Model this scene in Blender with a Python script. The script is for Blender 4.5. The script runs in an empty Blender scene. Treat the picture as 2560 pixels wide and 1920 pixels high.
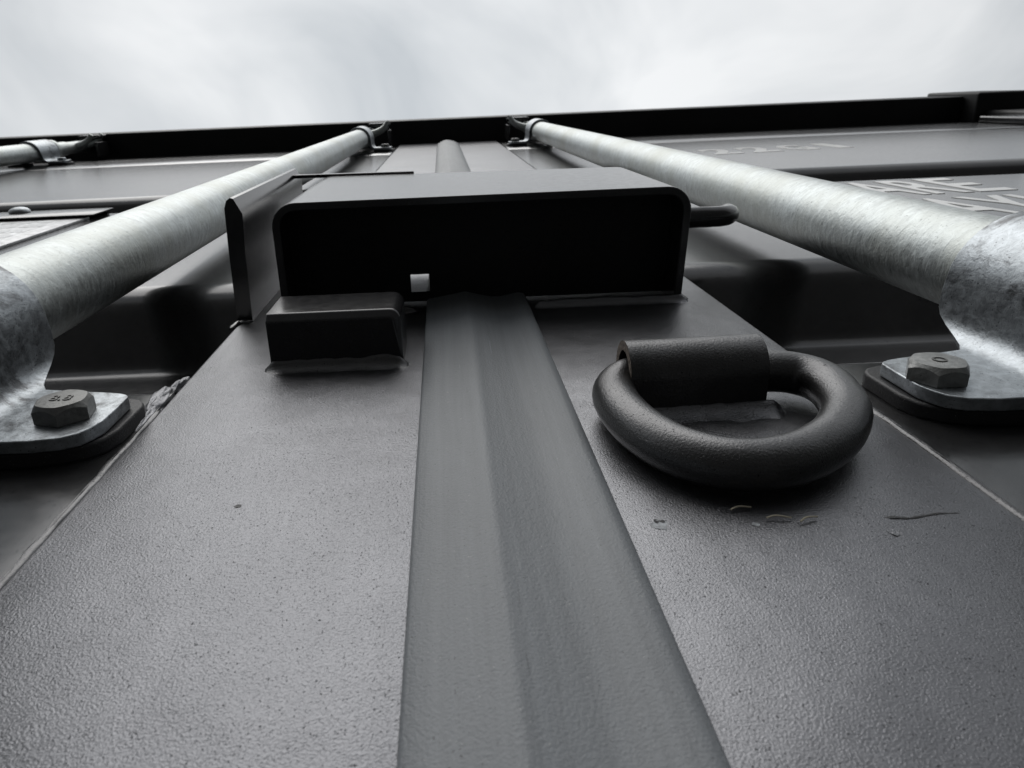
import bpy, bmesh, math, random
from mathutils import Vector, Matrix, noise
R = math.radians
scene = bpy.context.scene

# ------------------------------------------------------------------ camera
FPX, TH, ROLL = 1775.0, math.atan(709 / 1775.0), R(2.5)
cam_d = bpy.data.cameras.new('camera')
cam = bpy.data.objects.new('camera', cam_d)
scene.collection.objects.link(cam)
scene.camera = cam
fw = Vector((0, math.sin(TH), math.cos(TH)))
up0 = Vector((0, -math.cos(TH), math.sin(TH)))
X0 = Vector((1, 0, 0))
c_, s_ = math.cos(ROLL), math.sin(ROLL)
rt = X0 * c_ - up0 * s_
up = X0 * s_ + up0 * c_
m = Matrix((rt, up, -fw)).transposed().to_4x4()
m.translation = Vector((-.0135, -.087, .90))
cam.matrix_world = m
cam_d.sensor_width = 36
cam_d.lens = FPX / 2560 * 36
cam_d.shift_x = 149 / 2560
cam_d.clip_start = .005
cam_d.clip_end = 2000
cam_d.dof.use_dof = True
cam_d.dof.focus_distance = .24
cam_d.dof.aperture_fstop = 42

# ------------------------------------------------------------------ sky and sun
SUN_EL, SUN_AZ = 48, 193          # the bright patch behind the cloud: high, front left
world = bpy.data.worlds.new('World')
scene.world = world
world.use_nodes = True
wt = world.node_tree
wt.nodes.clear()
def WN(t, **k):
    n = wt.nodes.new(t)
    for a, v in k.items():
        setattr(n, a, v)
    return n
wo = WN('ShaderNodeOutputWorld')
bg = WN('ShaderNodeBackground')
sky = WN('ShaderNodeTexSky', sky_type='NISHITA', sun_disc=False)
sky.sun_elevation = R(SUN_EL)
sky.sun_rotation = R(SUN_AZ)
skm = WN('ShaderNodeMix', data_type='RGBA', blend_type='MULTIPLY')
skm.inputs[0].default_value = 1
skm.inputs[7].default_value = (.10, .10, .10, 1)
wt.links.new(sky.outputs[0], skm.inputs[6])
tc = WN('ShaderNodeTexCoord')
n1 = WN('ShaderNodeTexNoise')
n1.inputs['Scale'].default_value = 2.6
n1.inputs['Detail'].default_value = 5
n1.inputs['Roughness'].default_value = .5
n1.inputs['Distortion'].default_value = .8
wt.links.new(tc.outputs['Generated'], n1.inputs['Vector'])
cr = WN('ShaderNodeValToRGB')
cr.color_ramp.elements[0].position = .36
cr.color_ramp.elements[0].color = (.60, .635, .665, 1)
cr.color_ramp.elements[1].position = .62
cr.color_ramp.elements[1].color = (.96, .975, .985, 1)
wt.links.new(n1.outputs[0], cr.inputs[0])
mx = WN('ShaderNodeMix', data_type='RGBA')
mx.inputs[0].default_value = .93
wt.links.new(skm.outputs[2], mx.inputs[6])
wt.links.new(cr.outputs[0], mx.inputs[7])
# overcast luminance: an even cloud deck is about three times as bright overhead as at the horizon
sp = WN('ShaderNodeSeparateXYZ')
wt.links.new(tc.outputs['Generated'], sp.inputs[0])
ov = WN('ShaderNodeMapRange')
ov.inputs['From Min'].default_value = 0
ov.inputs['From Max'].default_value = 1
ov.inputs['To Min'].default_value = .34
ov.inputs['To Max'].default_value = 1.06
wt.links.new(sp.outputs['Z'], ov.inputs['Value'])
mo = WN('ShaderNodeMix', data_type='RGBA', blend_type='MULTIPLY')
mo.inputs[0].default_value = 1
wt.links.new(mx.outputs[2], mo.inputs[6])
wt.links.new(ov.outputs[0], mo.inputs[7])
wt.links.new(mo.outputs[2], bg.inputs[0])
bg.inputs[1].default_value = .42
wt.links.new(bg.outputs[0], wo.inputs[0])

sd = bpy.data.lights.new('sun', 'SUN')
sd.energy = .62
sd.angle = R(55)
sd.color = (1, .98, .95)
sun = bpy.data.objects.new('sun', sd)
scene.collection.objects.link(sun)
el, az = R(SUN_EL), R(SUN_AZ)
sdir = Vector((math.sin(az) * math.cos(el), math.cos(az) * math.cos(el), math.sin(el)))
sun.rotation_euler = sdir.to_track_quat('Z', 'Y').to_euler()

vs = scene.view_settings
vs.view_transform = 'Standard'
vs.look = 'None'
vs.gamma = 1
vs.use_curve_mapping = False
vs.exposure = 1.2

# ------------------------------------------------------------------ materials
def mat_new(name):
    mt = bpy.data.materials.new(name)
    mt.use_nodes = True
    nt = mt.node_tree
    b = nt.nodes['Principled BSDF']
    tcn = nt.nodes.new('ShaderNodeTexCoord')
    return mt, nt, b, tcn.outputs['Object']
def tnoise(nt, vec, scale, detail=3, rough=.5, dist=0, stretch=None):
    if stretch:
        mp = nt.nodes.new('ShaderNodeMapping')
        mp.inputs['Scale'].default_value = stretch
        nt.links.new(vec, mp.inputs[0])
        vec = mp.outputs[0]
    n = nt.nodes.new('ShaderNodeTexNoise')
    n.inputs['Scale'].default_value = scale
    n.inputs['Detail'].default_value = detail
    n.inputs['Roughness'].default_value = rough
    n.inputs['Distortion'].default_value = dist
    nt.links.new(vec, n.inputs['Vector'])
    return n.outputs[0]
def ramp(nt, fac, stops):
    r = nt.nodes.new('ShaderNodeValToRGB')
    e = r.color_ramp.elements
    while len(e) < len(stops):
        e.new(.5)
    for i, (p, c) in enumerate(stops):
        e[i].position = p
        e[i].color = (c, c, c, 1) if not isinstance(c, tuple) else (*c, 1)
    nt.links.new(fac, r.inputs[0])
    return r.outputs[0]
def mixc(nt, fac, a, b, mode='MIX'):
    n = nt.nodes.new('ShaderNodeMix')
    n.data_type = 'RGBA'
    n.blend_type = mode
    for v, i in ((fac, 0), (a, 6), (b, 7)):
        if hasattr(v, 'links'):
            nt.links.new(v, n.inputs[i])
        elif i == 0:
            n.inputs[0].default_value = v
        else:
            n.inputs[i].default_value = (*v, 1)
    return n.outputs[2]
def bump(nt, b, height, dist, strength=1.0, prev=None):
    n = nt.nodes.new('ShaderNodeBump')
    n.inputs['Strength'].default_value = strength
    n.inputs['Distance'].default_value = dist
    nt.links.new(height, n.inputs['Height'])
    if prev:
        nt.links.new(prev, n.inputs['Normal'])
    nt.links.new(n.outputs[0], b.inputs['Normal'])
    return n.outputs[0]

def paint(name, col, rough, peel, pscale, spec=.5, dust=.5, speck=.5, met=.6, wav=.0011):
    """sprayed dark paint: orange peel, pinholes, thin dust film"""
    mt, nt, b, v = mat_new(name)
    cloud = tnoise(nt, v, 14, 4, .55)
    fine = tnoise(nt, v, 240, 4, .6)
    pin = tnoise(nt, v, pscale * 1.25, 2, .6, .6, (1, 1, .6))
    base = mixc(nt, ramp(nt, cloud, [(.35, 0.0), (.7, dust)]), col, tuple(min(1, x * 1.6 + .02) for x in col))
    base = mixc(nt, ramp(nt, fine, [(.45, 0.0), (.75, .35 * dust)]), base, tuple(x * 1.8 + .02 for x in col))
    run = tnoise(nt, v, 34, 4, .6, .2, (5, 5, .22))          # water runs down the steel
    base = mixc(nt, ramp(nt, run, [(.5, 0.0), (.72, .45 * dust)]), base, tuple(x * 1.5 + .015 for x in col))
    scr = tnoise(nt, v, 420, 3, .7, .3, (1.6, 1, .09))       # hairline scuffs
    base = mixc(nt, ramp(nt, scr, [(.71, 0.0), (.75, .35)]), base, tuple(x * 2.2 + .03 for x in col))
    hole = ramp(nt, pin, [(.295, 1.0), (.35, 0.0)])
    base = mixc(nt, hole, base, (.006, .006, .007))
    nt.links.new(base, b.inputs['Base Color'])
    rr = nt.nodes.new('ShaderNodeMapRange')
    rr.inputs['To Min'].default_value = rough - .05
    rr.inputs['To Max'].default_value = rough + .08
    nt.links.new(fine, rr.inputs['Value'])
    nt.links.new(rr.outputs[0], b.inputs['Roughness'])
    b.inputs['Specular IOR Level'].default_value = spec
    b.inputs['Metallic'].default_value = met
    h1 = tnoise(nt, v, pscale, 2.5, .55, .35)
    p = bump(nt, b, h1, peel)
    p = bump(nt, b, tnoise(nt, v, 30, 2, .5), wav, 1, p)
    if speck:
        inv = nt.nodes.new('ShaderNodeMath')
        inv.operation = 'SUBTRACT'
        inv.inputs[0].default_value = 1
        nt.links.new(hole, inv.inputs[1])
        bump(nt, b, inv.outputs[0], .00018, speck, p)
    return mt

M = {}
M['paint_l'] = paint('paint_left_door', (.140, .142, .151), .30, .00019, 1900, .8, .35, .5, .92)
M['paint_r'] = paint('paint_right_door', (.150, .152, .161), .30, .00014, 2300, .8, .4, .9, .92)
M['paint_far'] = paint('paint_panel', (.062, .062, .064), .18, .000004, 900, .8, .5, 0, .7, .00008)
M['paint_box'] = paint('paint_lock_box', (.022, .022, .024), .18, .000004, 1500, 1.0, .6, 0, .4, .00004)
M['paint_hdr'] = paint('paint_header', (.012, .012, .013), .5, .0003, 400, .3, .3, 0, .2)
M['paint_ring'] = paint('paint_ring', (.085, .085, .087), .31, .00013, 1700, .8, .6, .5, .92)

def make_rubber(name, col, rough):
    mt, nt, b, v = mat_new(name)
    streak = tnoise(nt, v, 60, 5, .65, .15, (7, 7, .16))
    blot = tnoise(nt, v, 26, 5, .6, .4, (1, 1, .45))
    dust = tnoise(nt, v, 1700, 2, .6)
    base = mixc(nt, ramp(nt, streak, [(.35, 0.0), (.7, .8)]), tuple(x * .87 for x in col), tuple(x * 1.13 for x in col))
    base = mixc(nt, ramp(nt, blot, [(.40, .0), (.75, .45)]), base, tuple(x * 1.35 for x in col))
    base = mixc(nt, ramp(nt, dust, [(.70, 0.0), (.76, .6)]), base, (.5, .5, .48))
    base = mixc(nt, ramp(nt, dust, [(.27, .7), (.31, .0)]), base, (.02, .02, .02))
    scuff = tnoise(nt, v, 300, 4, .7, .4, (2.2, 1, .10))
    base = mixc(nt, ramp(nt, scuff, [(.67, 0.0), (.73, .55)]), base, tuple(x * .35 for x in col))
    base = mixc(nt, ramp(nt, scuff, [(.27, .5), (.31, 0.0)]), base, tuple(x * 1.9 for x in col))
    nt.links.new(base, b.inputs['Base Color'])
    b.inputs['Roughness'].default_value = rough
    b.inputs['Specular IOR Level'].default_value = .45
    p = bump(nt, b, streak, .00015, .5)
    bump(nt, b, tnoise(nt, v, 1500, 3, .6), .00022, .8, p)
    return mt
M['rubber'] = make_rubber('rubber_gasket', (.182, .195, .209), .46)
M['rubber_dark'] = make_rubber('rubber_pad', (.022, .022, .024), .5)

def galv(name, col, rough, metallic, speck, streak=(1, 1, 1), peel=.0003, dirt=.4, scale=1.0, stain=0):
    mt, nt, b, v = mat_new(name)
    spang = tnoise(nt, v, 120 * scale, 5, .62, .6, streak)
    big = tnoise(nt, v, 22, 4, .6, .3)
    pit = tnoise(nt, v, 620 * scale, 3, .6, .5)
    base = mixc(nt, ramp(nt, spang, [(.3, 0.0), (.7, 1.0)]), tuple(x * .64 for x in col), tuple(min(1, x * 1.18) for x in col))
    base = mixc(nt, ramp(nt, big, [(.42, 0.0), (.72, dirt)]), base, (col[0] * .72, col[1] * .70, col[2] * .64))
    if stain:
        st = tnoise(nt, v, 38, 6, .7, .6)
        base = mixc(nt, ramp(nt, st, [(.52, 0.0), (.63, stain)]), base, (.07, .07, .072))
    base = mixc(nt, ramp(nt, pit, [(.30, speck), (.37, 0.0)]), base, (.05, .05, .05))
    nt.links.new(base, b.inputs['Base Color'])
    b.inputs['Metallic'].default_value = metallic
    rr = nt.nodes.new('ShaderNodeMapRange')
    rr.inputs['To Min'].default_value = rough - .12
    rr.inputs['To Max'].default_value = rough + .14
    nt.links.new(spang, rr.inputs['Value'])
    nt.links.new(rr.outputs[0], b.inputs['Roughness'])
    p = bump(nt, b, spang, peel)
    bump(nt, b, pit, .00012, .7, p)
    return mt
M['bar'] = galv('galvanised_tube', (.53, .565, .565), .45, .84, .55, (1, 1, 2.2), .00028, .80, 1.4, .0)
M['bracket'] = galv('galvanised_bracket', (.43, .46, .485), .40, .90, .95, (1, 1, 1), .00018, .12, 2.4, .85)
M['bolt'] = galv('bolt_steel', (.19, .193, .19), .46, .6, .5, (1, 1, 1), .0003, .4, 2)
M['bolt2'] = galv('bolt_zinc', (.31, .315, .31), .42, .6, .5, (1, 1, 1), .0003, .4, 2)

def flat(name, col, rough, spec=.5, metallic=0, nscale=None, namp=.3, bmp=0):
    mt, nt, b, v = mat_new(name)
    if nscale:
        n = tnoise(nt, v, nscale, 4, .6)
        nt.links.new(mixc(nt, ramp(nt, n, [(.3, 0.0), (.7, 1.0)]), tuple(x * (1 - namp) for x in col), tuple(min(1, x * (1 + namp)) for x in col)), b.inputs['Base Color'])
        if bmp:
            bump(nt, b, n, bmp)
    else:
        b.inputs['Base Color'].default_value = (*col, 1)
    b.inputs['Roughness'].default_value = rough
    b.inputs['Specular IOR Level'].default_value = spec
    b.inputs['Metallic'].default_value = metallic
    return mt
M['white'] = flat('white_lettering', (.84, .83, .80), .16, .9, 0, 90, .08)
M['alu'] = flat('aluminium_plate', (.50, .51, .52), .42, .5, .5, 160, .35, .0002)
M['ground'] = flat('asphalt', (.042, .042, .041), .9, .3, 0, 40, .4, .006)
M['rust'] = flat('rusty_cut_edge', (.17, .145, .125), .8, .3, 0, 900, .55, .0006)
M['straw'] = flat('straw', (.46, .42, .32), .7)
M['chip'] = flat('bare_primer', (.34, .36, .38), .5, .5, 0, 900, .5)
M['stamp'] = flat('stamped_mark', (.15, .15, .145), .5, .5, .6)
M['concrete'] = flat('container_floor', (.03, .03, .03), .8)

# ------------------------------------------------------------------ helpers
def coll(): return scene.collection.objects
def thing(name, label, cat, loc=(0, 0, 0), group=None):
    o = bpy.data.objects.new(name, None)
    o.empty_display_size = .02
    coll().link(o)
    o.location = loc
    o['label'] = label
    o['category'] = cat
    if group: o['group'] = group
    return o
def root_loc(o):
    v = Vector((0, 0, 0))
    while o:
        v += o.location
        o = o.parent
    return v
def mk(name, bm, mat, parent=None, smooth=35, bevel=0, label=None, seg=3):
    """bm holds world coordinates; the object becomes a child of parent"""
    if parent: bmesh.ops.translate(bm, verts=bm.verts, vec=-root_loc(parent))
    bmesh.ops.recalc_face_normals(bm, faces=bm.faces)
    me = bpy.data.meshes.new(name)
    bm.to_mesh(me)
    bm.free()
    me.materials.append(M[mat])
    if smooth:
        me.shade_smooth()
        me.set_sharp_from_angle(angle=R(smooth))
    o = bpy.data.objects.new(name, me)
    coll().link(o)
    if parent: o.parent = parent
    if bevel:
        md = o.modifiers.new('bevel', 'BEVEL')
        md.width = bevel
        md.segments = seg
        md.limit_method = 'ANGLE'
        md.angle_limit = R(40)
        md.harden_normals = False
    if label: o['label'] = label
    return o
def box(x0, x1, y0, y1, z0, z1, r=0, seg=3, bm=None):
    b2 = bm or bmesh.new()
    vs_ = [b2.verts.new((x, y, z)) for x in (x0, x1) for y in (y0, y1) for z in (z0, z1)]
    f = [(0, 1, 3, 2), (4, 6, 7, 5), (0, 4, 5, 1), (2, 3, 7, 6), (0, 2, 6, 4), (1, 5, 7, 3)]
    fs = [b2.faces.new([vs_[i] for i in q]) for q in f]
    if r:
        es = list({e for q in fs for e in q.edges})
        bmesh.ops.bevel(b2, geom=es, offset=r, segments=seg, profile=.5, affect='EDGES')
    return b2
def loft(rings, closed=True, caps=True, bm=None):
    b2 = bm or bmesh.new()
    rows = [[b2.verts.new(p) for p in r] for r in rings]
    n = len(rows[0])
    for a, b in zip(rows[:-1], rows[1:]):
        for i in range(n if closed else n - 1):
            j = (i + 1) % n
            b2.faces.new((a[i], a[j], b[j], b[i]))
    if caps and closed:
        b2.faces.new(rows[0])
        b2.faces.new(rows[-1][::-1])
    return b2
def tube(path, rad, n=16, caps=True, closed=False, bm=None, sq=None, jitter=0, seed=0):
    """sweep a circle along path; rad number or list"""
    b2 = bm or bmesh.new()
    P = [Vector(p) for p in path]
    L = len(P)
    rr = rad if isinstance(rad, (list, tuple)) else [rad] * L
    rows = []
    nrm = None
    for i, p in enumerate(P):
        if closed: t = (P[(i + 1) % L] - P[i - 1]).normalized()
        else: t = (P[min(i + 1, L - 1)] - P[max(i - 1, 0)]).normalized()
        if nrm is None:
            a = Vector((0, 1, 0)) if abs(t.y) < .9 else Vector((1, 0, 0))
            nrm = (a - t * a.dot(t)).normalized()
        else:
            nrm = (nrm - t * nrm.dot(t)).normalized()
        bn = t.cross(nrm)
        row = []
        for k in range(n):
            a = 2 * math.pi * k / n
            d = nrm * math.cos(a) + bn * math.sin(a)
            r_ = rr[i]
            if jitter:
                r_ *= 1 + jitter * noise.noise(Vector((p.x * 160 + seed, p.z * 160, k * 1.3 + p.y * 100)))
            q = p + d * r_
            if sq: q.y = p.y + (q.y - p.y) * sq
            row.append(b2.verts.new(q))
        rows.append(row)
    for i in range(L if closed else L - 1):
        a, b = rows[i], rows[(i + 1) % L]
        for k in range(n):
            j = (k + 1) % n
            b2.faces.new((a[k], a[j], b[j], b[k]))
    if caps and not closed:
        b2.faces.new(rows[0][::-1])
        b2.faces.new(rows[-1])
    return b2
def cr_spline(pts, per=8, closed=False):
    P = [Vector(p) for p in pts]
    n = len(P)
    out = []
    for i in range(n if closed else n - 1):
        p0 = P[(i - 1) % n] if closed or i > 0 else P[i]
        p1, p2 = P[i], P[(i + 1) % n]
        p3 = P[(i + 2) % n] if closed or i + 2 < n else p2
        for k in range(per):
            t = k / per
            out.append(.5 * ((2 * p1) + (p2 - p0) * t + (2 * p0 - 5 * p1 + 4 * p2 - p3) * t * t + (3 * p1 - p0 - 3 * p2 + p3) * t ** 3))
    if not closed: out.append(P[-1])
    return out
def arc(cx, cy, r, a0, a1, n):
    return [(cx + r * math.cos(R(a0 + (a1 - a0) * i / n)), cy + r * math.sin(R(a0 + (a1 - a0) * i / n))) for i in range(n + 1)]
def bead(path, w, seed, n=10, step=.0016, amp=.45, flat_=.6, lumps=(), jit=.14):
    """weld or sealant run: an uneven half-sunk ridge along the path; w = half width"""
    pts = []
    for a, b in zip(path[:-1], path[1:]):
        a, b = Vector(a), Vector(b)
        k = max(1, int((b - a).length / step))
        pts += [a.lerp(b, i / k) for i in range(k)]
    pts.append(Vector(path[-1]))
    rad, out = [], []
    L = len(pts)
    for i, p in enumerate(pts):
        f = 1 + amp * noise.noise(Vector((seed, i * .21, 0))) + amp * .6 * noise.noise(Vector((seed + 9, i * .7, 0)))
        for (pos, size, wid) in lumps:
            f += size * math.exp(-((i / max(1, L - 1) - pos) / wid) ** 2)
        e = min(i, L - 1 - i)
        f *= min(1, .35 + e * .3)
        rad.append(max(.0003, w * f))
        out.append(p + Vector((noise.noise(Vector((seed + 3, i * .17, 2))) * w * .5, 0, 0)))
    return tube(out, rad, n, jitter=jit, seed=seed, sq=flat_)

def fillet(xa, xb, zw, h, w, seed, y0=.0004, sgn=-1, amp=.35):
    """concave weld skirt along x: climbs h up a wall standing at z=zw, spreads w over the plate"""
    n = max(4, int((xb - xa) / .0010))
    rings = []
    for i in range(n + 1):
        k = i / n
        x = xa + (xb - xa) * k
        f1 = 1 + amp * noise.noise(Vector((seed, k * 5.5, 0))) + amp * .25 * noise.noise(Vector((seed, k * 13, 4)))
        f2 = 1 + amp * noise.noise(Vector((seed + 7, k * 6.5, 0))) + amp * .25 * noise.noise(Vector((seed + 7, k * 15, 4)))
        e = min(1, min(i, n - i) / 4 + .25)
        hh, ww = h * f1 * e, w * f2 * (.55 + .45 * e)
        row = [(x, y0 - hh, zw - sgn * .0004)]
        for (a, b) in ((.04, 1.0), (.14, .74), (.30, .47), (.50, .26), (.72, .11), (.92, .04), (1.0, 0)):
            j = .06 * noise.noise(Vector((seed, k * 12, a * 4)))
            row.append((x, y0 - hh * max(0, b + j * (b > .02) * (b < .9)), zw + sgn * ww * a))
        row.append((x, y0 + .0012, zw + sgn * ww))
        row.append((x, y0 + .0012, zw - sgn * .0004))
        rings.append(row)
    return loft(rings)

# ------------------------------------------------------------------ ground
bm = bmesh.new()
g = [bm.verts.new(p) for p in ((-400, -400, 0), (400, -400, 0), (400, 400, 0), (-400, 400, 0))]
bm.faces.new(g)
o = mk('ground', bm, 'ground', smooth=0)
o['kind'] = 'structure'

# ------------------------------------------------------------------ container body
HZ = 2.580
ct = thing('shipping_container', 'black steel shipping container frame with overhanging header above the doors', 'container', (0, 0, 0))
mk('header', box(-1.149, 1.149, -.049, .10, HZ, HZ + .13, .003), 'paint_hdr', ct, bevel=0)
for s in (-1, 1):
    x0, x1 = sorted((s * 1.15, s * 1.285))
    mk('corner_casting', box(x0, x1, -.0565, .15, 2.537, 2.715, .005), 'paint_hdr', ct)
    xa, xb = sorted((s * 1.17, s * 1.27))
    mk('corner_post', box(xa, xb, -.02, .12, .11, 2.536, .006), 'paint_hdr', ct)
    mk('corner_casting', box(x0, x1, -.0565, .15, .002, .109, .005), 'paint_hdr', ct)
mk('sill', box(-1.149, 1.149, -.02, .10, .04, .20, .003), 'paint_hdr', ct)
for s in (-1, 1):
    prof = []
    y, k = .15, 0
    while y < 6.0:
        prof += [(s * 1.22, y), (s * 1.22, y + .07), (s * 1.186, y + .14), (s * 1.186, y + .21)]
        y += .28
    bm = loft([[(p[0], p[1], z) for p in prof] for z in (.12, 2.66)], closed=False)
    mk('side_wall', bm, 'paint_far', ct, smooth=20)
mk('roof', box(-1.2, 1.2, .101, 6.0, 2.66, 2.68), 'paint_far', ct)
mk('end_wall', box(-1.2, 1.2, 6.001, 6.03, .1, 2.7), 'paint_far', ct)
mk('floor', box(-1.17, 1.17, .101, 5.99, .15, .18), 'concrete', ct)

# ------------------------------------------------------------------ doors
def corrugation():
    """(z, y) profile of the pressed door sheet, flats at y=.002, valleys at y=.036"""
    F, V = -.0004, .036
    pts = [(.30, F)]
    def rounded(z, y, din, dout, r, n=6):
        # round the corner (z,y) between directions din -> dout
        a = Vector((z, y)) - Vector(din) * r
        b = Vector((z, y)) + Vector(dout) * r
        for i in range(n + 1):
            t = i / n
            q = a * (1 - t) ** 2 + Vector((z, y)) * 2 * t * (1 - t) + b * t * t
            pts.append((q.x, q.y))
    for (a, b, c, d) in ((.655, .675, .765, .792), (1.1225, 1.143, 1.239, 1.266), (1.594, 1.614, 1.690, 1.717)):
        u = (1, 0)
        d1 = Vector((b - a, V - F)).normalized()
        d2 = Vector((d - c, F - V)).normalized()
        rounded(a, F, u, d1, .004)
        rounded(b, V, d1, u, .007)
        rounded(c, V, u, d2, .007)
        rounded(d, F, d2, u, .013, 10)
    pts.append((2.232, F))
    return pts
PROF = corrugation()
def make_door(sx, label, mt_stile):
    t = thing('container_door', label, 'door', (sx * .56, 0, .24))
    def xs(a, b): return sorted((sx * a, sx * b))
    x0, x1 = xs(.0075, .1062)
    mk('inner_stile', box(x0, x1, 0, .05, .25, 2.56, .0014, 4), mt_stile, t)
    x0, x1 = xs(.955, 1.128)
    mk('outer_stile', box(x0, x1, 0, .05, .25, 2.225, .003, 3), 'paint_far', t)
    x0, x1 = xs(.1064, .954)
    n = 2
    bm = loft([[(x0 + (x1 - x0) * i / n, y, z) for (z, y) in PROF] for i in range(n + 1)], closed=False)
    mk('panel', bm, 'paint_far', t, smooth=50)
    x0, x1 = xs(.1066, 1.128)
    mk('top_rail', box(x0, x1, -.0005, .05, 2.238, 2.438, .003), 'paint_far', t)
    mk('bottom_rail', box(x0, xs(.1066, .9545)[1] if sx > 0 else x1, 0, .05, .25, .2995, .003) if sx > 0 else box(xs(.1066, .9545)[0], x1, 0, .05, .25, .2995, .003), 'paint_far', t)
    mk('top_gasket', box(x0, x1, .0035, .045, 2.442, 2.570, .002), 'rubber_dark' if False else 'paint_far', t)
    return t
door_l = make_door(-1, 'dark grey left container door with coarse pebbled paint and a riveted data plate', 'paint_l')
door_r = make_door(1, 'dark grey right container door with white 22G1, TARE and PAYLOAD lettering', 'paint_r')

# seam sealant between stile and panel, with the torn lump where the sheet turns in
mk('sealant_seam', bead([(-.1068, .0005, .86), (-.1068, .0005, 1.108)], .0016, 3, amp=.06, jit=.04, flat_=.6), 'paint_ring', door_l, smooth=75)
def lump(parts, seed, mat, dr):
    bm = bmesh.new()
    for n_, (cx, cy, cz, sx, sy, sz, tilt) in enumerate(parts):
        r_ = bmesh.ops.create_icosphere(bm, subdivisions=5, radius=1)
        for v in r_['verts']:
            d = v.co.normalized()
            f = 1 + .30 * noise.noise(d * 1.7 + Vector((seed + n_ * 5, 0, 0))) + .10 * noise.noise(d * 3.3 + Vector((seed, n_ * 3, 0)))
            q = Vector((d.x * sx * f, d.y * sy * f, d.z * sz * f))
            q.x += q.z * tilt
            v.co = q + Vector((cx, cy, cz))
    return mk('weld_lump', bm, mat, dr, smooth=80)
lump([(-.1084, .0008, 1.0985, .0021, .0022, .014, .02), (-.1092, .0012, 1.1150, .0034, .0030, .013, -.05), (-.1082, .0030, 1.1290, .0024, .0040, .009, .10)], 4, 'paint_l', door_l)
mk('sealant_seam', bead([(.1068, .0005, .86), (.1068, .0005, 1.118)], .0016, 5, amp=.06, jit=.04, flat_=.6), 'paint_ring', door_r, smooth=75)
lump([(.1090, .0010, 1.1170, .0026, .0024, .011, .05), (.1080, .0040, 1.1300, .0020, .0040, .008, -.1)], 11, 'paint_r', door_r)
for sx, dr, pm in ((-1, door_l, 'paint_far'), (1, door_r, 'paint_far')):
    mk('sealant_seam', bead([(sx * .108, .0012, 1.268), (sx * .108, .0012, 1.592)], .0016, 21 + sx, amp=.2), pm, dr, smooth=75)
    mk('sealant_seam', bead([(sx * .108, .0012, 1.720), (sx * .108, .0012, 2.23)], .0016, 25 + sx, amp=.2, step=.004), pm, dr, smooth=75)

# rubber gasket over the seam: flat left lip, low crest, hollow, right lip; swells into a bulb at the top
def gasket_profile(z):
    k = 0 if z < 1.5 else min(1, (z - 1.5) / .35)
    prof = [(-.0238, .0006, .001), (-.0236, -.0008, -.002), (-.0228, -.0015, -.004), (-.018, -.0022, -.007), (-.012, -.0032, -.0098), (-.0070, -.0041, -.0115),
            (-.0060, -.00425, -.012), (-.0048, -.0041, -.0118), (-.0040, -.0038, -.0118), (.001, -.0025, -.0112), (.006, -.0014, -.0102), (.0085, -.0012, -.0095), (.011, -.0013, -.0088),
            (.015, -.0021, -.0072), (.019, -.0027, -.005), (.0214, -.0022, -.003), (.0222, -.0010, -.001), (.0224, .0006, .001)]
    return [(x, a * (1 - k) + b * k, z) for (x, a, b) in prof]
zs = [.26, .6, .86, .92, .98, 1.04, 1.10, 1.16, 1.22, 1.30, 1.42, 1.5, 1.56, 1.62, 1.68, 1.75, 1.85, 2.0, 2.2, 2.40, 2.44]
rings = []
for z in zs:
    q = gasket_profile(z)
    wob = .00035 * math.sin(z * 23) + .0002 * math.sin(z * 61)
    rings.append([(x + wob * (abs(x) < .015), y, zz) for (x, y, zz) in q] + [(.0224, .012, z), (-.0238, .012, z)])
for t_ in (.25, .5, .75, .95):
    rings.append([(x * (1 - .5 * t_ ** 3), .002 + (y - .002) * math.sqrt(max(.02, 1 - t_ * t_)), 2.44 + .035 * t_) for (x, y, zz) in gasket_profile(2.44)] + [(.0224, .012, 2.44 + .035 * t_), (-.0238, .012, 2.44 + .035 * t_)])
mk('door_gasket', loft(rings), 'rubber', door_l, smooth=60, label='grey rubber gasket strip with a low crest covering the door seam')

# lettering
def text_mesh(s, size, bold=0.0, extrude=.00025):
    cu = bpy.data.curves.new('lettering', 'FONT')
    cu.body = s
    cu.size = size
    cu.extrude = extrude
    cu.offset = bold
    cu.resolution_u = 6
    ob = bpy.data.objects.new('lettering', cu)
    coll().link(ob)
    dg = bpy.context.evaluated_depsgraph_get()
    me = bpy.data.meshes.new_from_object(ob.evaluated_get(dg))
    bpy.data.objects.remove(ob)
    bm = bmesh.new()
    bm.from_mesh(me)
    return bm
def lettering(chars, z0, h, yface, tilt, bold, name, dr, mat='white'):
    """chars: (character, x left, x right); cap height h, baseline z0"""
    bm = bmesh.new()
    xs_ = chars[0][1]
    for ch, xa, xb in chars:
        b1 = text_mesh(ch, 1.0, bold, .002)
        mnx = min(v.co.x for v in b1.verts); mxx = max(v.co.x for v in b1.verts)
        mny = min(v.co.y for v in b1.verts); mxy = max(v.co.y for v in b1.verts)
        off = len(bm.verts)
        vv = []
        for v in b1.verts:
            x = xa + (v.co.x - mnx) / (mxx - mnx) * (xb - xa)
            z = z0 + (v.co.y - mny) / (mxy - mny) * h + tilt * (x - xs_)
            vv.append(bm.verts.new((x, yface - .00015 - v.co.z * .1, z)))
        b1.verts.index_update()
        for f in b1.faces:
            try: bm.faces.new([vv[v.index] for v in f.verts])
            except ValueError: pass
        b1.free()
    return mk(name, bm, mat, dr, smooth=0)
lettering([('2', .372, .416), ('2', .431, .475), ('G', .4925, .5345), ('1', .560, .582)], 1.945, .094, -.0004, .12, .035, 'lettering', door_r)
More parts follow.
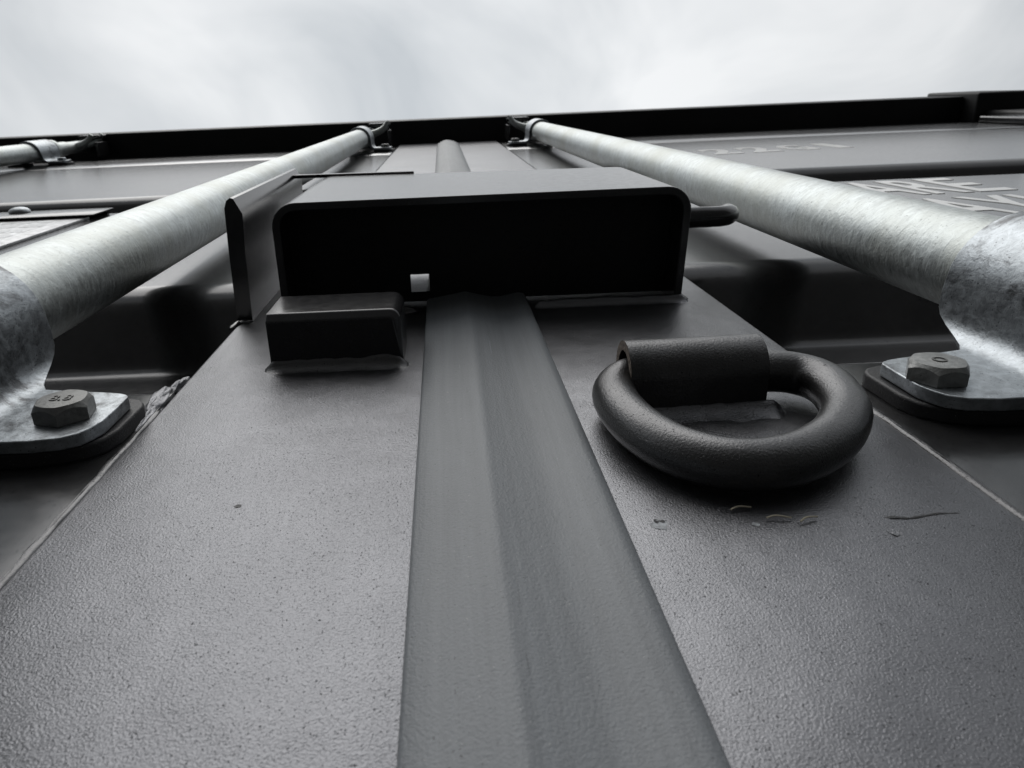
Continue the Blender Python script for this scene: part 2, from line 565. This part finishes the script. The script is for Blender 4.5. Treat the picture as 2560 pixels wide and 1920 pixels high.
lettering([('T', .315, .344), ('A', .346, .382), ('R', .3865, .4185), ('E', .4235, .4555)], 1.482, .092, -.0004, .06, .012, 'lettering', door_r)
lettering([('P', .313, .343), ('A', .344, .380), ('Y', .383, .4195), ('L', .4235, .449), ('O', .454, .487), ('A', .490, .525), ('D', .531, .563)], 1.372, .089, -.0004, .04, .012, 'lettering', door_r)

# data plate on the left door with its holder rail
dp = mk('data_plate', box(-.62, -.335, -.0026, -.0003, 1.355, 1.558, .0006, 2), 'alu', door_l, label='pale aluminium data plate riveted below the upper corrugation')
rng = random.Random(4)
for r_ in range(7):
    bm = bmesh.new()
    x = -.60
    while x < -.36:
        w = rng.uniform(.006, .03)
        box(x, min(x + w, -.352), -.00272, -.0025, 1.532 - r_ * .026, 1.543 - r_ * .026, bm=bm)
        x += w + .005
    mk('embossing', bm, 'alu', dp, smooth=0)
mk('plate_rail', box(-.62, -.327, -.0056, -.0046, 1.548, 1.592, .0003, 2), 'paint_far', door_l)
mk('plate_rail_back', box(-.615, -.332, -.0045, -.0003, 1.588, 1.5915), 'paint_far', door_l)
bm = bmesh.new()
bmesh.ops.create_uvsphere(bm, u_segments=16, v_segments=10, radius=.0085)
for v in bm.verts: v.co = Vector((v.co.x * 1.15 - .412, v.co.y * .55 - .0062, v.co.z + 1.585))
mk('rivet', bm, 'bracket', door_l)
# hinge on the right door's outer stile
mk('hinge_blade', box(1.085, 1.165, -.0135, -.001, 2.300, 2.432, .003), 'paint_far', door_r)
for z in (.5, 1.1, 1.62):
    mk('hinge_blade', box(1.03, 1.16, -.0135, -.001, z, z + .09, .003), 'paint_far', door_r)
    mk('hinge_blade', box(-1.16, -1.03, -.0135, -.001, z, z + .09, .003), 'paint_far', door_l)

# ------------------------------------------------------------------ locking bars and their brackets
BARY, BR = -.026, .017
def flange_outline(i=0):
    return [(.0580, 1.0815, 1.0960), (.0576, 1.0785, 1.0972), (.0564, 1.0750, 1.0985), (.0545, 1.0716, 1.0996), (.0505, 1.0693, 1.1008), (.043, 1.0682, 1.1024), (.035, 1.0684, 1.1042)]
def make_bracket(x, zc, label, bolt_off, bolt_mat, group, bolt_rot=12, stamp=None, detail=True, y_off=0.0, side_bolts=(-1, 1)):
    """pressed saddle strap over a bar: strap, rubber pad, two hex bolts; shape measured at z 1.0855"""
    t = thing('bar_bracket', label, 'bracket', (x, .002, zc), group)
    dz = zc - 1.0855
    half = [(fx, -.009, a, b) for (fx, a, b) in flange_outline()]
    half.append((.0285, -.009, 1.0675, 1.1058))
    for (px, py) in arc(.0285, -.016, .007, 90, 180, 5)[1:]:
        k = (.0285 - px) / .007
        half.append((px, py, 1.0675 - .004 * k, 1.1058 + .0232 * k ** 1.6))
    half.append((.0215, -.021, 1.0605, 1.1292))
    half.append((.0215, -.026, 1.0585, 1.1284))
    for i in range(1, 9):
        a = 90 * i / 8
        half.append((.0215 * math.cos(R(a)), -.026 - .0215 * math.sin(R(a)), 1.0585 - .0065 * i / 8, 1.1284 - .0026 * i / 8))
    full = half + [(-p[0], p[1], p[2], p[3]) for p in half[-2::-1]]
    rings = []
    n = len(full)
    th = .0038
    for i, (px, py, za, zb) in enumerate(full):
        a, b = full[max(0, i - 1)], full[min(n - 1, i + 1)]
        tx, ty = b[0] - a[0], b[1] - a[1]
        l = math.hypot(tx, ty)
        nx, ny = -ty / l, tx / l          # towards the door / bar
        if ny < 0 and abs(px) > .03: nx, ny = -nx, -ny
        if abs(px) <= .03:
            # pick the side facing the bar axis or the leg's inside
            if (nx * (0 - px) + ny * (BARY - py)) < 0: nx, ny = -nx, -ny
            if py > -.0165 and abs(px) > .0216:
                nx, ny = -abs(nx) * (1 if px > 0 else -1), abs(ny)
        qx, qy = px + nx * th, py + ny * th
        zm = (za + zb) / 2
        rings.append([(x + px, py + y_off, za + dz), (x + px, py + y_off, zm + dz), (x + px, py + y_off, zb + dz),
                      (x + qx, qy + y_off, zb + dz), (x + qx, qy + y_off, zm + dz), (x + qx, qy + y_off, za + dz)])
    mk('strap', loft(rings), 'bracket', t, smooth=50, bevel=.0009)
    # pad: two rubber plates under the flanges
    for s in (-1, 1):
        ol = [(.0245, 1.0690), (.040, 1.0692), (.0480, 1.0702), (.0545, 1.0728), (.0585, 1.0770), (.0602, 1.0830), (.0605, 1.0990), (.0596, 1.1018), (.0575, 1.1042), (.0535, 1.1058), (.0245, 1.1090)]
        rings = [[(x + s * a, y + y_off, z + dz) for (a, z) in ol] for y in (-.0002, -.0049)]
        mk('pad', loft(rings), 'rubber_dark', t, smooth=30, bevel=.0008)
    for s in (-1, 1):
        # hex head with a turned washer face on top
        bx, bz = x + s * bolt_off, zc - .0020
        y0, h = -.009 + y_off, .0056
        bm = bmesh.new()
        rows = []
        for (rad, y, hexa) in ((.0082, y0 - .0002, 1), (.0082, y0 - h + .0010, 1), (.0073, y0 - h + .0001, .35), (.0067, y0 - h, 0)):
            row = []
            for k in range(36):
                a = R(k * 10 + bolt_rot * s)
                kk = (k * 10) % 60 - 30
                hr = rad * math.cos(R(30)) / math.cos(R(kk))
                rr_ = hr * hexa + rad * .9 * (1 - hexa) if hexa < 1 else hr
                yy = y
                if hexa == 1 and y < y0 - .003:
                    yy = y + .0009 * (abs(kk) / 30) ** 2 * 1.2
                row.append((bx + rr_ * math.cos(a), yy, bz + rr_ * math.sin(a)))
            rows.append(row)
        bo = mk('bolt', loft(rows), bolt_mat, t, smooth=28)
        if stamp:
            b1 = text_mesh(stamp, .0052, 0, .00012)
            xs2 = [v.co.x for v in b1.verts]; mx_ = (min(xs2) + max(xs2)) / 2
            for v in b1.verts:
                v.co = Vector((bx + v.co.x - mx_, y0 - h - .00015 - v.co.z, bz + v.co.y - .0018))
            mk('stamp', b1, 'stamp', bo, smooth=0)
    return t
def make_bar(x, label, top=2.385, cam_side=1):
    t = thing('locking_bar', label, 'locking bar', (x, BARY, .30), 'locking bars standing up the doors')
    n = 64
    path = [(x, BARY, .30 + (top - .30) * i / n) for i in range(n + 1)]
    mk('tube', tube(path, BR, 40), 'bar', t, smooth=40)
    mk('collar', tube([(x, BARY, top - .012), (x, BARY, top - .0102), (x, BARY, top - .0005), (x, BARY, top + .001)], [.0182, .0196, .0196, .0182], 32), 'bar', t)
    mk('shaft', tube([(x, BARY, top), (x, BARY, top + .05), (x, BARY, top + .062), (x, BARY, top + .155)], [.0135, .0135, .012, .012], 24), 'bar', t)
    # cam: two curled claws that hook the keeper under the header
    for zz in (top + .085, top + .135):
        pts = cr_spline([(x, BARY, zz), (x + cam_side * .018, BARY - .004, zz), (x + cam_side * .034, BARY - .012, zz + .002), (x + cam_side * .043, BARY - .024, zz + .004)], 5)
        mk('cam_claw', tube(pts, [.0085 - .004 * i / (len(pts) - 1) for i in range(len(pts))], 10), 'bar', t)
    kx = x + cam_side * .044
    bm = box(kx - .003, kx + .003, -.034, -.004, top + .10, top + .16, .001)
    mk('keeper', bm, 'paint_far', t)
    bm = box(min(x, kx), max(x, kx), -.048, -.040, top + .12, top + .16, .0015)
    mk('keeper', bm, 'paint_far', t)
    return t
make_bar(-.168, 'weathered galvanised locking bar slanting up left of the black lock box', cam_side=1)
make_bar(.1725, 'bright galvanised locking bar slanting up right of the black lock box', cam_side=-1)
make_bar(-.800, 'galvanised locking bar whose top end shows at the far left under the header', top=2.42, cam_side=1)
G = 'saddle brackets holding the locking bars'
make_bracket(-.168, 1.0855, 'large galvanised saddle bracket with dark hex bolt at the near left', .0458, 'bolt', G, 42, '8.8')
make_bracket(.1725, 1.0855, 'large galvanised saddle bracket with hex bolt beside the ring at right', .0505, 'bolt2', G, 1, 'O')
make_bracket(-.168, 2.335, 'small far saddle bracket at the top of the bar left of the lock box', .0458, 'bolt', G)
make_bracket(.1725, 2.335, 'small far saddle bracket at the top of the bar right of the lock box', .0458, 'bolt', G)
make_bracket(-.800, 2.360, 'saddle bracket under the header at the far left edge', .0458, 'bracket', G)

# ------------------------------------------------------------------ lock box across the seam
lb = thing('lock_box', 'black welded steel lock box with open bottom straddling the door seam', 'lock box', (0, 0, 1.2055))
xl, xr, yt, th, cr_ = -.0872, .0912, -.0497, .0034, .0105
out = [(xl, 0.0006)] + [(a, b) for (a, b) in arc(xl + cr_, yt + cr_, cr_, 180, 270, 8)] + [(a, b) for (a, b) in arc(xr - cr_, yt + cr_, cr_, 270, 360, 8)] + [(xr - .0015, .0006)]
ri = cr_ - th
inn = [(xr - .0015 - th, .0006)] + [(a, b) for (a, b) in arc(xr - cr_, yt + cr_, ri, 360, 270, 8)] + [(a, b) for (a, b) in arc(xl + cr_, yt + cr_, ri, 270, 180, 8)] + [(xl + th, .0006)]
poly = out + inn
def zrear(x): return 1.3105 - (x - 0) * .115
rings = []
for k in (0, .02, .5, .98, 1):
    rings.append([(x, y, 1.2055 + (zrear(x) - 1.2055) * k) for (x, y) in poly])
mk('shell', loft(rings), 'paint_box', lb, smooth=40, bevel=.0005, seg=2)
# inner baffle with its small square cut-out
bm = bmesh.new()
hx0, hx1, hy0, hy1 = -.0308, -.0220, -.0132, -.0040
X_ = [xl + .002, hx0, hx1, xr - .0025]
Y_ = [yt + th + .0003, hy0, hy1, -.0005]
for zz in (1.2225, 1.2265):
    gv = [[bm.verts.new((a, b, zz)) for b in Y_] for a in X_]
    for i in range(3):
        for j in range(3):
            if (i, j) != (1, 1): bm.faces.new((gv[i][j], gv[i + 1][j], gv[i + 1][j + 1], gv[i][j + 1]))
mk('baffle', bm, 'paint_hdr', lb, smooth=0)
mk('added_light_stop', box(xl + .006, xr - .006, yt + th + .0004, -.0062, 1.285, 1.289), 'paint_box', lb, smooth=0)  # added plate inside the shell, blocks rear light to dim the view through the cut-out
# left cheek of the outer half: a leaning plate and the strip of web that shows behind the shell
y1 = -.0520
chk = lambda z, k: [(-.1072 + k, .0004, z), (-.1062 + k, -.030, z), (-.1052 + k, y1 + .003, z), (-.1040 + k, y1, z), (-.1022 + k, y1 - .0012, z), (-.1010 + k, y1 - .0008, z), (-.0980 + k, y1 + .0055, z), (-.0992 + k, -.030, z), (-.1004 + k, .0004, z)]
rng = random.Random(2)
rings = []
for i in range(13):
    z = 1.2030 + .0115 * i
    w = [(p[0], p[1], p[2]) for p in chk(z, 0)]
    rings.append(w)
mk('side_plate', loft(rings), 'paint_box', lb, smooth=30)
bm = bmesh.new()
outl = [(-.104, -.0508), (-.104, -.0488), (-.030, -.0488), (-.030, -.0508)]
mk('web_plate', loft([[(x, y, zrear(x) + dz_) for (x, y) in outl] for dz_ in (.0012, .0055)]), 'paint_box', lb, smooth=0, bevel=.0006)
# welds along the shell's feet
mk('weld_bead', fillet(.024, .0925, 1.2052, .0034, .0046, 31, amp=.2), 'paint_r', lb, smooth=75)
mk('weld_bead', bead([(.0915, .0004, 1.205), (.0920, .0003, 1.30)], .0026, 33, amp=.35), 'paint_box', lb, smooth=75)
mk('weld_bead', fillet(-.0865, -.0265, 1.2052, .0030, .0040, 35), 'paint_box', lb, smooth=75)
mk('weld_bead', bead([(-.1075, .0002, 1.193), (-.1062, .0002, 1.2005), (-.1000, .0003, 1.2025)], .0026, 37, amp=.7), 'paint_box', lb, smooth=75)
# rod of the lock sticking out at the right
pts = cr_spline([(.060, -.0300, 1.246), (.096, -.0298, 1.246), (.110, -.0296, 1.247), (.1205, -.0293, 1.249), (.1265, -.0290, 1.255), (.1275, -.0288, 1.262)], 5)
rad = [.0050] * len(pts)
rad[-1], rad[-2], rad[-3] = .0018, .0036, .0046
mk('lock_rod', tube(pts, rad, 18, jitter=.06), 'paint_box', lb, smooth=60)

# ------------------------------------------------------------------ stub block welded left of the gasket
sb = thing('stop_block', 'small black rectangular steel block welded below the lock box', 'block', (-.054, 0, 1.15))
bm = box(-.0778, -.0305, -.0202, .0005, 1.1385, 1.1650)
rr_edges = [e for e in bm.edges if all(v.co.x > -.04 and v.co.y < -.01 for v in e.verts)]
bmesh.ops.bevel(bm, geom=rr_edges, offset=.004, segments=5, profile=.5, affect='EDGES')
ch = [e for e in bm.edges if all(v.co.z < 1.14 and v.co.y < -.012 for v in e.verts)]
bmesh.ops.bevel(bm, geom=ch, offset=.0024, segments=1, affect='EDGES')
mk('block', bm, 'paint_box', sb, smooth=30, bevel=.0005)
mk('weld_bead', fillet(-.0800, -.0288, 1.1385, .0040, .0058, 41, amp=.35), 'paint_ring', sb, smooth=75)
mk('weld_bead', bead([(-.0788, .0006, 1.140), (-.0790, .0006, 1.160)], .0017, 43, amp=.4), 'paint_box', sb, smooth=75)

# ------------------------------------------------------------------ lashing ring
dr_ = thing('lashing_ring', 'black steel D shaped lashing ring hanging in a welded sleeve', 'ring', (.062, 0, 1.07))
RY = -.0076
ctrl = [(.0400, RY - .001, 1.0950), (.0550, RY - .001, 1.0955), (.0700, RY - .001, 1.0955), (.0820, RY - .001, 1.0953), (.0882, RY - .0005, 1.0936), (.0918, RY - .0003, 1.0885), (.0922, RY, 1.0800),
        (.0878, RY, 1.0660), (.0775, RY + .0005, 1.0530), (.0640, RY + .001, 1.0448), (.0508, RY + .001, 1.0436), (.0405, RY + .001, 1.0508), (.0342, RY + .0005, 1.0630), (.0318, RY, 1.0765), (.0332, RY, 1.0885)]
pts = cr_spline(ctrl, 10, closed=True)
mk('ring', tube(pts, .0062, 28, closed=True), 'paint_ring', dr_, smooth=80)
# sleeve: a strap bent over the ring's straight side, feet welded to the door
zc, yc, ro, rin = 1.0957, -.0104, .0094, .0066
prof_o = [(zc - ro, .0006)] + [(zc - ro * math.cos(R(a)), yc - ro * math.sin(R(a))) for a in range(0, 181, 12)] + [(zc + ro, .0006)]
prof_i = [(zc + rin, .0006)] + [(zc + rin * math.cos(R(a)), yc - rin * math.sin(R(a))) for a in range(0, 181, 12)] + [(zc - rin, .0006)]
prf = prof_o + prof_i
rings = [[(xx, y, z + (xx - .06) * .02) for (z, y) in prf] for xx in (.0372, .0379, .0570, .0757, .0765)]
sl = mk('sleeve', loft(rings, caps=False), 'paint_ring', dr_, smooth=50)
for xx in (.03712, .07658):
    bm = bmesh.new()
    bm.faces.new([bm.verts.new((xx, y, z + (xx - .06) * .02)) for (z, y) in prf])
    mk('cut_end', bm, 'rust', sl, smooth=0)
mk('weld_bead', fillet(.0355, .0820, 1.0868, .0034, .0085, 51), 'paint_r', dr_, smooth=75)
mk('weld_bead', bead([(.0372, .0006, 1.1062), (.0770, .0006, 1.1068)], .0024, 53, amp=.35), 'paint_r', dr_, smooth=75)

# ------------------------------------------------------------------ paint damage and stray straw
def flake(name, cx, cz, w, h, seed, mat, dr, lift=.0004):
    lift *= .4
    bm = bmesh.new()
    rg = random.Random(seed)
    n = 11
    top = []
    for k in range(n):
        a = 2 * math.pi * k / n
        f = rg.uniform(.65, 1.1)
        top.append(bm.verts.new((cx + w * f * math.cos(a), -lift * rg.uniform(.2, .9), cz + h * f * math.sin(a))))
    bot = [bm.verts.new((v.co.x, .0003, v.co.z)) for v in top]
    bm.faces.new(top)
    for k in range(n):
        j = (k + 1) % n
        bm.faces.new((top[k], bot[k], bot[j], top[j]))
    return mk(name, bm, mat, dr, smooth=0)
flake('paint_chip', .0300, 1.0305, .0022, .0022, 1, 'chip', door_r, .0003)
flake('paint_chip', .0297, 1.0320, .0007, .0008, 2, 'rubber_dark', door_r, .0006)
flake('paint_chip', .0309, 1.0318, .0006, .0006, 3, 'rubber_dark', door_r, .0006)
flake('paint_chip', .0767, 1.0240, .0014, .0014, 4, 'paint_l', door_r, .0006)
flake('paint_chip', .0455, 1.0350, .0014, .0012, 5, 'paint_l', door_r, .0006)
flake('paint_chip', .0500, 1.0290, .0009, .0008, 6, 'chip', door_r, .0006)
flake('paint_chip', -.0655, 1.0460, .0011, .0009, 7, 'rubber_dark', door_l, .0003)
mk('paint_scratch', bead([(.0775, .0002, 1.0298), (.083, .0001, 1.0288), (.090, .0001, 1.0302), (.0955, .0002, 1.0300)], .00050, 61, amp=.7, step=.0008), 'rubber_dark', door_r)
mk('paint_scratch', bead([(.0955, .0003, 1.0302), (.0985, .0002, 1.0335)], .0004, 62, amp=.6, step=.0008), 'rubber_dark', door_r)
for i, (x, z, a, l, lab) in enumerate(((.0490, 1.0345, 8, .0048, 'short pale straw bit nearest the ring on the right door'), (.0555, 1.0302, -4, .0052, 'longer pale straw bit lying below the ring'),
                                   (.0615, 1.0292, 20, .0046, 'pale straw bit on the door right of the other straws'))):
    d = Vector((math.cos(R(a)), 0, math.sin(R(a)))) * l / 2
    cpt = Vector((x, -.0007, z))
    bm = tube(cr_spline([cpt - d, cpt - d * .2 + Vector((0, -.0004, .0003)), cpt + d], 4), .0002, 6)
    o = mk('straw_fragment', bm, 'straw')
    o['label'] = lab
    o['category'] = 'straw'
    o['group'] = 'straw bits caught below the ring'
